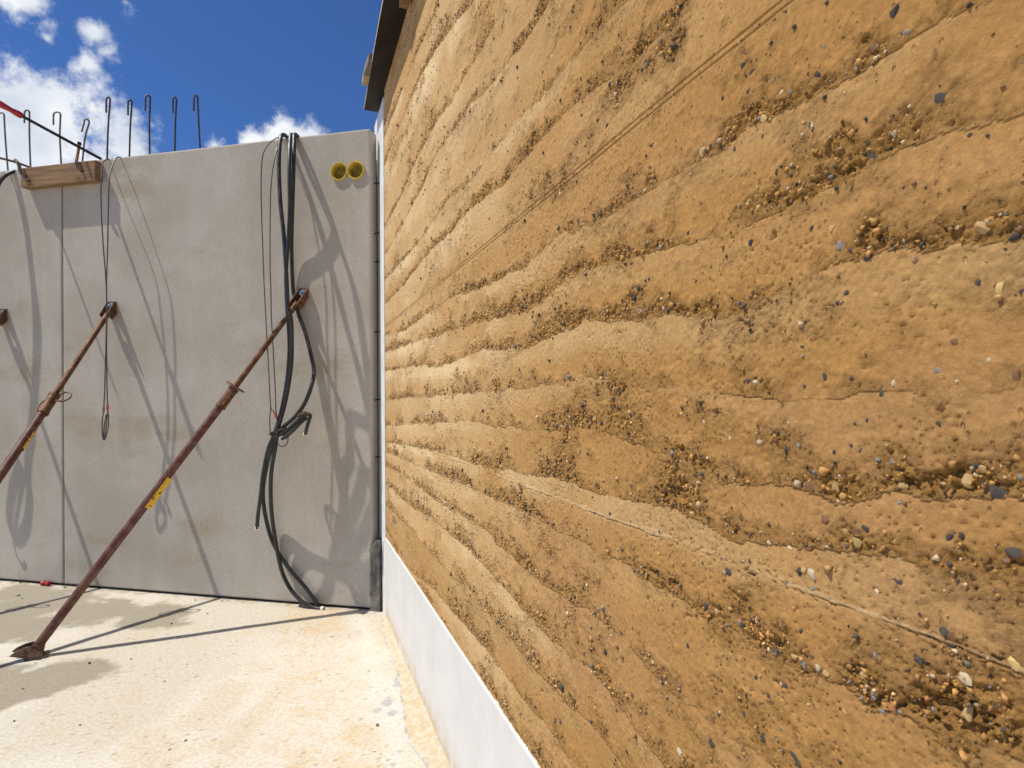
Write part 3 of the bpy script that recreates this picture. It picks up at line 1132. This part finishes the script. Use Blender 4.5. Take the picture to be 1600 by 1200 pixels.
# ================================================================== REBAR HOOKS
bars = [((13, 262), (2, 176), 0, 1), ((48, 258), (42, 172), 0, 1), ((96, 252), (89, 175), 0, 1), ((128, 249), (135, 186), 0, 1),
        ((167, 247), (169, 152), 1, 0), ((202, 244), (203, 156), 1, 0), ((234, 241), (231, 149), 1, 0), ((273, 236), (273, 152), 1, 0),
        ((313, 231), (306, 149), 1, 0)]
hookw = [9, 8, 11, 8, 6, 6, 7.5, 5.5, 6]
for i, (b, t, dark, paler) in enumerate(bars):
    dd = -.05
    base = wpt(b[0], b[1], dd)
    base.z = WALL_H - .02
    w = hookw[i]
    tl = 24 if i > 3 else 20
    sx = (t[0] - b[0]) / (b[1] - t[1])
    P = [base, wpt(b[0] * .5 + t[0] * .5 + 1, (b[1] + t[1]) / 2, dd), wpt(t[0] + w * .5, t[1] + 7, dd), wpt(t[0] + w * .42, t[1] + 2, dd + .004),
         wpt(t[0], t[1], dd + .012), wpt(t[0] - w * .42, t[1] + 2.5, dd + .02), wpt(t[0] - w * .5, t[1] + 8, dd + .024),
         wpt(t[0] - w * (.5 if i != 3 else .95), t[1] + tl, dd + .026)]
    lab = ['pale hooked reinforcing bar farthest from the earth wall, above the draped hose',
           'pale hooked reinforcing bar crossed by the red-gripped bar near its grip',
           'pale hooked reinforcing bar with the widest bend behind the timber plank',
           'short pale hooked reinforcing bar leaning beside the orange clamp bar',
           'dark hooked reinforcing bar rising just past the timber plank end',
           'dark hooked reinforcing bar, second along from the timber plank',
           'dark hooked reinforcing bar with the widest bend, third from the timber plank',
           'dark hooked reinforcing bar, fourth along from the timber plank',
           'dark leaning hooked reinforcing bar, last along towards the black hoses'][i]
    mb = MB()
    mb.tube([p - base for p in spline(P, 5)], .0062, 7)
    o = mb.build('rebar_hook', M['rebar'] if i > 3 else M['rebar_bright'], smooth=True)
    o.location = base
    props(o, lab, 'rebar', 'hooked starter bars on the panel tops')

# ================================================================== PROPS
def find_t(a, b, px):
    best = min(range(401), key=lambda i: (Vector(proj(a.lerp(b, i / 400))) - Vector(px)).length)
    return best / 400


def make_prop(foot, head, t_col, t_tape, label, ring='disc'):
    ax = (head - foot).normalized()
    ln = (head - foot).length
    hd = Vector((ax.x, ax.y, 0)).normalized()
    side = hd.cross(UP)
    root = thing('push_pull_prop', Vector((foot.x, foot.y, 0)), label, 'prop', 'red props bracing the panels')
    at = lambda t: foot + ax * (ln * t)
    # foot: two leaf-shaped cheeks on a sole plate
    pv = foot + UP * .045
    for s in (-1, 1):
        poly = []
        for (x, z) in [(.035, -.040), (.045, .01), (.03, .035), (-.01, .040), (-.055, .036), (-.10, .020), (-.125, .0), (-.10, -.010), (-.06, -.026), (-.02, -.042)]:
            poly.append(pv + hd * (x * .85) + UP * (z * .85 - .005) + side * (s * .036 - .003))
        mb = MB()
        mb.prism(poly, side * .006)
        mb.build('foot_cheek', M['foot_steel'], root)
    mb = MB()
    mb.box(Vector((foot.x, foot.y, .005)) + hd * .005, hd * .05, side * .045, UP * .004)
    mb.build('sole_plate', M['foot_steel'], root, bevel=.0015)
    mb = MB()
    mb.tube([pv - side * .052, pv + side * .052], .010, 10)
    mb.build('foot_pin', M['rust'], root, smooth=True)
    # tubes
    mb = MB()
    n = 24
    st = foot + UP * .045
    mb.tube([st.lerp(at(t_col), i / n) for i in range(n + 1)], .0245, 18)
    outer = mb.build('outer_tube', M['red_oxide'], root, smooth=True)
    mb = MB()
    a, b = at(t_tape[0]), at(t_tape[1])
    mb.tube([a.lerp(b, i / 6) for i in range(7)], .0253, 18, cap=False)
    mb.build('yellow_label', M['yellow_tape'], outer, smooth=True)
    mb = MB()
    mb.tube([at(t_col - .02), at(.97)], .0180, 16)
    mb.build('inner_tube', M['rust'], root, smooth=True)
    # adjusting collar
    mb = MB()
    c0 = at(t_col - .058)
    c1 = at(t_col)
    L_ = (c1 - c0).length
    mb.lathe(c0, ax, [(.0265, 0), (.0325, .002), (.0325, .016), (.0295, .018), (.0295, L_ - .02), (.0335, L_ - .018), (.0335, L_), (.020, L_)], 20)
    col = mb.build('collar', M['rust'], root, smooth=True)
    for s in (-1, 1):
        mb = MB()
        mb.tube([c0 + ax * .02 + side * (s * .030), c1 - ax * .02 + side * (s * .030)], .004, 6)
        mb.build('collar_slot', M['bar_orange'], col)
    if ring == 'disc':
        mb = MB()
        tl = (ax + side * .15).normalized()
        mb.lathe(c1 + ax * .012, tl, [(.028, -.004), (.062, -.004), (.065, 0), (.062, .005), (.028, .005), (.028, -.004)], 26)
        mb.build('nut_ring', M['rust'], root, smooth=True)
    else:
        mb = MB()
        pr = side * 1.0 + WN * .1
        q = c1 - ax * .01
        loop = [q + pr * .03, q + pr * .07 + ax * .03, q + pr * .115 + ax * .015, q + pr * .125 - ax * .02, q + pr * .09 - ax * .045, q + pr * .03 - ax * .04]
        mb.tube(spline(loop, 5), .0055, 7)
        mb.build('handle', M['rust'], root, smooth=True)
        mb = MB()
        q = c0
        loop = [q - pr * .03 + ax * .12, q - pr * .06 + ax * .09, q - pr * .058 + ax * .03, q - pr * .035 + ax * .0]
        mb.tube(spline(loop, 5), .0045, 7)
        mb.build('pin_chain', M['rust'], root, smooth=True)
    # head: fork plates, wall plate and bolt
    perp = ax.cross(WL).normalized()
    for s in (-1, 1):
        mb = MB()
        poly = [head + WL * (s * .030) + v for v in (ax * -.115 + perp * .028, ax * -.115 - perp * .028, ax * .0 - perp * .034, WN * .004 - UP * .036,
                                                       WN * .004 + UP * .036, ax * .0 + perp * .034)]
        mb.prism(poly, WL * (.006 * s))
        mb.build('fork_plate', M['rust'], root)
    mb = MB()
    mb.box(head - WN * .012 + WN * .016, WL * .034, WN * .004, UP * .036)
    mb.build('wall_plate', M['rust'], root, bevel=.002)
    mb = MB()
    mb.lathe(head, WN, [(.026, .008), (.026, .012), (.020, .013), (.018, .028), (.009, .030), (.009, .040), (.0001, .041)], 14)
    mb.build('bolt', M['bolt'], root, smooth=True)
    mb = MB()
    mb.tube([head - ax * .085 - WL * .046, head - ax * .085 + WL * .046], .010, 10)
    mb.build('head_pin', M['rust'], root, smooth=True)
    return root


def ground_px(x, y):
    p = ground(x, y)
    p.z = 0
    return p


fC, hC = ground_px(56, 1026), wpt(475, 459)
fC2 = fC + UP * .0
make_prop(fC2, hC, find_t(fC2, hC, (364, 606)), (find_t(fC2, hC, (229, 792)), find_t(fC2, hC, (263, 746))),
          'rusty red push-pull prop standing on the slab whose foot shows, with round nut ring', 'disc')
fB, hB = ground_px(-242, 1116), wpt(176, 479)
make_prop(fB, hB, find_t(fB, hB, (84, 615)), (find_t(fB, hB, (27, 700)), find_t(fB, hB, (43, 672))),
          'rusty red prop with loop handle fixed beside the vertical panel joint', 'loop')
hA = wpt(6, 490)
fA = fB + (hA - hB)
fA.z = 0
make_prop(fA, hA, .62, (.35, .41), 'rusty brown prop fixed to the panel beyond the joint, only its head showing', 'loop')

# ================================================================== TIMBER PLANK AND BARS ON TOP
TD = .062
tl_, tr_, bl_, br_ = wpt(32, 263, TD), wpt(148, 250, TD), wpt(32, 293, TD), wpt(150, 281, TD)
mb = MB()
xdir = (tr_ - tl_)
zz = ((tl_ + tr_) - (bl_ + br_)) / 2
cn = (tl_ + tr_ + bl_ + br_) / 4 - WN * (TD / 2)
xd = xdir.normalized()
mb.box(Vector((0, 0, 0)), Vector((xdir.length / 2, 0, 0)), Vector((0, TD / 2 - .0005, 0)), Vector((0, 0, abs(zz.z) / 2)))
plank = mb.build('timber_plank', M['timber'], bevel=.004)
yv = WN.copy()
xv = (xd - yv * xd.dot(yv)).normalized()
zv = xv.cross(yv)
plank.matrix_world = Matrix.Translation(cn + WN * .002) @ Matrix((xv, yv, zv)).transposed().to_4x4()
props(plank, 'short brown timber plank bridging the panel joint at the wall top', 'timber')

# red-gripped bar sticking out over the wall top
a, b = wpt(159, 249, -.04), wpt(10, 168, .42)
t0 = thing('gripped_bar', a, 'dark steel bar with red plastic grip sticking out over the wall top', 'steel bar')
mb = MB()
mb.tube([a.lerp(b, i / 8) for i in range(9)], .0105, 10)
mb.build('shaft', M['bar_dark'], t0, smooth=True)
g0 = a.lerp(b, .84)
g1 = b + (b - a).normalized() * .06
mb = MB()
mb.tube([g0.lerp(g1, t) for t in (0, .06, .2, .45, .7, .92, 1)], [.014, .021, .022, .0165, .021, .023, .018], 14)
mb.build('grip', M['red_grip'], t0, smooth=True)

# rusty clamp bar standing at the plank
P = [wpt(124, 224, .03), wpt(122, 238, .05), wpt(119, 254, .085), wpt(122, 261, .088), wpt(128, 268, .085)]
t1 = thing('clamp_bar', P[2], 'short orange rusted clamp bar hooked over the timber plank', 'clamp')
mb = MB()
mb.tube(P[:3], .0095, 8)
mb.build('upright', M['bar_orange'], t1, smooth=True)
mb = MB()
mb.tube(spline(P[2:], 4), .0095, 8)
mb.build('hook', M['bar_dark'], t1, smooth=True)
mb = MB()
mb.lathe(P[0] - UP * .004, UP, [(.0001, .012), (.013, .012), (.0135, -.008), (.0001, -.008)], 10)
mb.build('head', M['bar_dark'], t1, smooth=True)

t2 = thing('clamp_rod', wpt(26, 254, .1), 'grey bent clamp rod gripping the free end of the timber plank', 'clamp')
mb = MB()
mb.tube(spline([wpt(-40, 238, .34), wpt(0, 247, .2), wpt(26, 254, .10), wpt(48, 262, .0), wpt(62, 266, -.04)], 4), .0085, 8)
mb.build('rod', M['bar_grey'], t2, smooth=True)
mb = MB()
mb.tube(spline([wpt(24, 250, .095), wpt(29, 256, .10), wpt(32, 268, .085), wpt(38, 276, .078), wpt(45, 282, .075)], 4), [.012] * 16 + [.014], 8)
mb.build('claw', M['bar_grey'], t2, smooth=True)


# ================================================================== WIRE SLINGS AND HOSES
def strand(pts, r, name, mat, parent, seg=9, per=7):
    mb = MB()
    mb.tube(spline([wpt(p[0], p[1], p[2] * 1.02 if p[2] > 0 else p[2]) for p in pts], per), r, seg)
    return mb.build(name, mat, parent, smooth=True)


def ring_band(a, b, r, name, mat, parent):
    mb = MB()
    a, b = a + (a - O).normalized() * -.02, b + (b - O).normalized() * -.02
    mb.tube([a, b], r, 10)
    return mb.build(name, mat, parent, smooth=True)


t = thing('wire_sling', wpt(163, 686, .12), 'thin steel wire sling with end eye hanging beside the middle prop head', 'wire sling')
strand([(178, 256, -.06), (174, 250, -.02), (166, 249.5, .02), (160, 257, .06), (158, 285, .125), (158, 322, .14), (161, 380, .145), (165, 430, .145), (166.5, 465, .145), (166, 520, .145),
        (165, 560, .14), (163.5, 610, .135), (162, 640, .13)], .0042, 'rope', M['wire'], t, 7)
strand([(194, 254, -.06), (191, 248, -.02), (185, 245.5, .02), (179, 251, .06), (172, 272, .115), (170, 297, .145), (169, 340, .155), (168, 390, .16), (166.5, 440, .16), (167, 490, .16), (166.5, 540, .155),
        (167, 572, .15), (167, 600, .145), (168, 637, .135)], .0042, 'rope', M['wire'], t, 7)
strand([(162, 641, .13), (160, 655, .13), (159.5, 670, .13), (160.5, 683, .13), (163, 687, .125), (165, 675, .12), (167, 655, .12), (168, 645, .13)], .004, 'eye', M['wire'], t, 7)
strand([(168, 641, .135), (169.7, 652, .135), (169, 668, .135), (165, 684, .13), (162, 686, .13), (163, 665, .125), (166, 648, .13)], .004, 'eye', M['wire'], t, 7)
ring_band(wpt(168, 632, .135), wpt(168.3, 641, .135), .008, 'red_ferrule', M['red_mark'], t)
ring_band(wpt(162, 635, .13), wpt(161.6, 644, .13), .008, 'ferrule', M['ferrule'], t)

t = thing('wire_sling', wpt(430, 650, .12), 'thin wire sling with red mark tied to the black hoses', 'wire sling')
strand([(456, 219, -.06), (451, 213.8, .0), (440, 214, .05), (428, 218, .085), (415, 232, .12), (409.5, 251, .14), (408, 288, .15), (409, 342, .15), (411, 397, .15), (412.5, 440, .15), (414, 470, .15),
        (417, 527, .15), (420, 580, .145), (423, 634, .14), (427, 642, .14), (431, 650, .14), (434, 657, .14)], .0036, 'rope', M['wire'], t, 7)
strand([(444, 216, -.03), (438, 222, .04), (432.6, 234, .09), (426.6, 262, .13), (423, 299, .145), (422, 353, .15), (422, 420, .15), (423, 445, .15), (424, 495, .15), (427, 550, .15), (430, 607, .15), (431, 640, .15),
        (433, 655, .155), (431.5, 675, .165), (433, 690, .17), (438, 697, .17), (446, 696, .165), (450, 688, .16), (448.5, 678, .15), (442, 672, .14)], .0036, 'rope', M['wire'], t, 7)
strand([(423, 636, .14), (421.5, 655, .14), (422, 672, .145), (425, 682, .15), (430, 684, .16)], .0036, 'loop', M['wire'], t, 7)
ring_band(wpt(429.5, 645, .145), wpt(431.5, 652, .145), .0085, 'red_ferrule', M['red_mark'], t)

HR = .0132


def hose_end(P, Q, parent):
    """white cut end at Q, hose coming from P"""
    ax = (Q - P).normalized()
    mb = MB()
    mb.lathe(Q, ax, [(HR * 1.08, -.02), (HR * 1.1, 0), (HR * .7, .001), (HR * .68, -.004)], 14)
    o = mb.build('cut_end', M['hose_end'], parent, smooth=True)
    mb = MB()
    mb.lathe(Q, ax, [(HR * .7, -.003), (.0001, -.003)], 12)
    mb.build('bore', M['hose_bore'], o)


hs1 = thing('black_hose', wpt(506, 950, .04), 'black hose draped over the wall with its end lying on the slab', 'hose', 'black hoses tied in a bundle')
strand([(453, 226, -.10), (448, 214, -.04), (442, 210.5, .02), (438.5, 216, .055), (436.5, 235, .09), (436, 270, .12), (438.5, 321, .15), (443, 363, .17), (447, 420, .19), (450, 477, .20), (455, 502, .20),
        (456, 540, .165), (455, 570, .16), (451, 600, .155), (446, 627, .15), (440, 650, .15), (434, 672, .15), (430, 700, .165), (424, 737, .125), (423, 775, .085), (425, 807, .065), (430, 842, .05),
        (435, 870, .045), (442, 897, .045), (455, 922, .045), (472, 940, .05), (492, 950, .045), (506, 951, .045)], HR, 'hose', M['hose'], hs1)
hose_end(wpt(495, 950.5, .045), wpt(506, 951, .045), hs1)
hs2 = thing('black_hose', wpt(496, 948, .03), 'black hose bulging out towards the earth wall behind the prop head', 'hose', 'black hoses tied in a bundle')
strand([(470, 224, -.10), (465, 213, -.04), (460.5, 210.5, .02), (459.5, 219, .055), (459, 245, .095), (458, 290, .085), (456.5, 342, .06), (455.5, 386, .035), (457, 440, .02), (460, 465, .022), (467, 492, .03), (477, 520, .05),
        (486, 555, .08), (490.5, 582, .10), (486, 605, .145), (475, 632, .15), (460, 652, .155), (443, 667, .16), (432, 680, .16), (424, 700, .165), (414, 742, .115), (411, 775, .065), (417, 817, .04), (430, 855, .03), (455, 892, .03),
        (475, 915, .03), (490, 935, .025), (496, 947, .025)], HR, 'hose', M['hose'], hs2)
hs3 = thing('black_hose', wpt(401, 830, .1), 'black hose with whitish cut end hanging free above the slab', 'hose', 'black hoses tied in a bundle')
strand([(464, 224, -.10), (459, 213, -.04), (454.7, 210.5, .02), (453.4, 219, .05), (452.5, 235, .105), (452, 270, .15), (452.5, 330, .17), (450, 380, .185), (447, 425, .19), (448, 470, .15), (451, 515, .14), (452, 545, .14), (450, 580, .13),
        (446, 610, .135), (440, 640, .14), (434, 662, .14), (428, 680, .145), (419, 702, .15), (411.5, 737, .15), (407, 775, .14), (403, 805, .13), (401.5, 826, .125)], HR * .95, 'hose', M['hose'], hs3)
hose_end(wpt(403, 805, .13), wpt(401.5, 827, .125), hs3)
hs4 = thing('hose_offcut', wpt(476, 681, .17), 'short black hose offcut bent downwards out of the tied bundle', 'hose', 'hose offcuts in the bundle')
strand([(432, 684, .165), (445, 676, .18), (458, 664, .185), (470, 653, .19), (478, 648.5, .19)], HR, 'hose', M['hose'], hs4)
strand([(485.5, 649, .195), (483, 656, .2), (480, 666, .205), (477, 679, .205)], HR * .9, 'bent_end', M['hose'], hs4)
hose_end(wpt(480, 666, .205), wpt(476.8, 680, .205), hs4)
hs5 = thing('hose_offcut', wpt(440, 686, .18), 'short black hose offcut with pale tip lying along the bundle', 'hose', 'hose offcuts in the bundle')
strand([(479, 652, .17), (470, 660, .18), (458, 672, .19), (447, 682, .195), (440, 685.5, .195)], HR, 'hose', M['hose'], hs5)
hose_end(wpt(446, 682.5, .195), wpt(439, 686, .195), hs5)
tie = thing('rag_tie', wpt(440, 672, .16), 'brown rag tie knotted round the black hose bundle', 'tie')
mb = MB()
c = wpt(436, 674, .155)
ringp = []
for i in range(17):
    a = i * 2 * math.pi / 16
    ringp.append(c + (WL * .06 * math.cos(a) - UP * .02 * math.cos(a)) + WN * (.052 * math.sin(a)))
mb.tube(ringp, .006, 7)
mb.build('wrap', M['tie'], tie, smooth=True)
mb = MB()
mb.tube(spline([wpt(466, 650, .19), wpt(473, 646, .205), wpt(480, 646, .21), wpt(487, 650, .205)], 3), [.010, .014, .012, .016, .013, .015, .011, .014, .012, .009], 7)
mb.build('knot', M['tie'], tie, smooth=True)

hs6 = thing('black_hose', wpt(-50, 700, .1), 'black hose draped over the panel beyond the vertical joint', 'hose', 'black hoses tied in a bundle')
strand([(44, 272, -.10), (33, 268, -.05), (22, 268, .0), (9, 274, .04), (-2, 288, .07), (-14, 320, .10), (-24, 370, .13), (-34, 440, .14), (-40, 520, .14), (-40, 600, .13), (-30, 650, .12), (-36, 700, .12), (-52, 720, .12), (-62, 690, .12),
        (-56, 640, .12), (-44, 600, .12)], HR, 'hose', M['hose'], hs6)
strand([(30, 270, -.10), (20, 268.5, -.03), (8, 272, .03), (-8, 300, .08), (-24, 360, .12), (-30, 450, .13), (-24, 560, .12), (-34, 640, .11), (-48, 730, .11), (-30, 780, .1), (-10, 800, .08)], HR * .5, 'thin_line', M['hose'], hs6)

# ================================================================== COVER SHEET AND BOARDS ON THE EARTH WALL
cs = thing('cover_sheet', E(0, 0, E_TOP), 'dark film-faced plywood sheet laid along the earth wall top with pale edge', 'plywood sheet')
edge = [(-.30, .092), (.2, .108), (.7, .122), (1.2, .128), (2.0, .135), (3.2, .14), (4.6, .14)]
ep = spline([Vector((a, b, 0)) for a, b in edge], 4)
for nm, z0, z1, out, mt in (('ply_face', .002, .0052, -.0005, 'ply_face'), ('ply_core', .0052, .0185, 0, 'ply_edge'), ('ply_top', .0185, .0205, -.0005, 'ply_face')):
    mb = MB()
    vs, fs = [], []
    for q in ep:
        o_ = q.y + out
        vs += [E(q.x, o_, E_TOP + z0), E(q.x, -.44, E_TOP + z0), E(q.x, -.44, E_TOP + z1), E(q.x, o_, E_TOP + z1)]
    n = len(ep)
    for i in range(n - 1):
        for k in range(4):
            fs.append((i * 4 + k, i * 4 + (k + 1) % 4, (i + 1) * 4 + (k + 1) % 4, (i + 1) * 4 + k))
    fs += [(0, 1, 2, 3), tuple((n - 1) * 4 + k for k in (3, 2, 1, 0))]
    mb.add(vs, fs)
    mb.build(nm, M[mt], cs)


def top_board(u, wid, out, z, th, mat, label, name='scrap_board', skew=0.0):
    mb = MB()
    L_ = .5
    mb.box(Vector((0, 0, 0)), Vector((L_ / 2, 0, 0)), Vector((0, wid / 2, 0)), Vector((0, 0, th / 2)))
    o = mb.build(name, M[mat], bevel=.002)
    x = (EN + EU * skew).normalized()
    y = UP.cross(x)
    o.matrix_world = Matrix.Translation(E(u, out, z) - x * (L_ / 2)) @ Matrix((x, y, UP)).transposed().to_4x4()
    props(o, label, 'board')


u_b = -(3.52 - E0.y) / abs(EU.y) * 1.0
top_board(u_b, .17, .132, E_TOP + .0225 + .020, .040, 'board_grey', 'grey weathered board laid across the plywood cover sheet', skew=.05)
top_board(u_b - .16, .11, .136, E_TOP + .0225 + .016, .030, 'board_tan', 'pale narrow board jutting past the plywood sheet beside the grey one', skew=-.03)
top_board(.93, .14, .148, E_TOP + .0225 + .020, .036, 'board_tan', 'pale board laid across the cover sheet nearer the wall middle', skew=.02)
mb = MB()
mb.box(E(1.0, .036, E_TOP - .032), EU * .09, EN * .022, UP * .030)
bl = mb.build('timber_block', M['timber'], bevel=.003)
props(bl, 'small orange timber block wedged under the plywood sheet against the earth wall', 'timber')

# ================================================================== SMALL THINGS ON THE SLAB
p = ground(71, 915)
rc = thing('red_connector', p, 'small bright red plastic connector lying at the foot of the panels', 'connector')
mb = MB()
q = p + UP * .016
mb.tube([q - WL * .035, q - WL * .012, q - WL * .010, q + WL * .010, q + WL * .012, q + WL * .035], [.015, .015, .009, .009, .014, .016], 12)
mb.build('body', M['red_grip'], rc, smooth=True)
mb = MB()
mb.lathe(q - WL * .03, -WL, [(.018, -.004), (.018, .006), (.010, .007), (.0001, .004)], 12)
mb.build('flange', M['red_grip'], rc, smooth=True)
peb = [(140, 1037, 4.5, 'D'), (36, 1077, 3.5, 'B'), (205, 1030, 3, 'T'), (22, 1127, 3.6, 'B'), (125, 1133, 2.6, 'D'), (290, 1158, 4, 'B'), (265, 1172, 4, 'T'), (257, 1065, 2.6, 'B'),
       (292, 1038, 2.4, 'T'), (55, 1036, 3, 'Y'), (34, 935, 3, 'P'), (29, 931, 4, 'G'), (268, 975, 3.2, 'D'), (590, 1134, 5.5, 'B'), (634, 1071, 4, 'B'), (585, 1175, 2.6, 'B'), (595, 1179, 2.4, 'B'), (324, 959, 2.5, 'G'), (347, 939, 3.5, 'P'),
       (120, 917, 3.5, 'G'), (110, 915, 3, 'P'), (101, 918, 3.4, 'G'), (20, 908, 3.6, 'G'), (8, 905, 4, 'G'), (32, 911, 3, 'D'), (568, 958, 3, 'B'), (140, 920, 2.5, 'P'), (305, 938, 2.5, 'G')]
CN = {'D': 'dark', 'B': 'brown', 'T': 'tan', 'Y': 'yellow', 'P': 'pale', 'G': 'grey'}
for i, (x, y, s, k) in enumerate(peb):
    p = ground(x, y)
    r = s / F * p.y * .75
    o = bpy.data.objects.new('pebble', SM[k][i % 5])
    wall_side = y < 965
    o.matrix_world = Matrix.Translation(Vector((p.x, p.y, r * .38))) @ Matrix.Rotation(random.uniform(0, 6), 4, 'Z') @ Matrix.Rotation(1.57, 4, 'X') @ Matrix.Diagonal((r, r * .9, r * .75, 1))
    link(o)
    g = 'the foot of the panels' if wall_side else 'the open slab'
    props(o, 'tiny %s pebble lying loose %s' % (CN[k], 'along ' + g if wall_side else 'out on ' + g), 'pebble', 'loose %s pebbles near %s' % (CN[k], g))
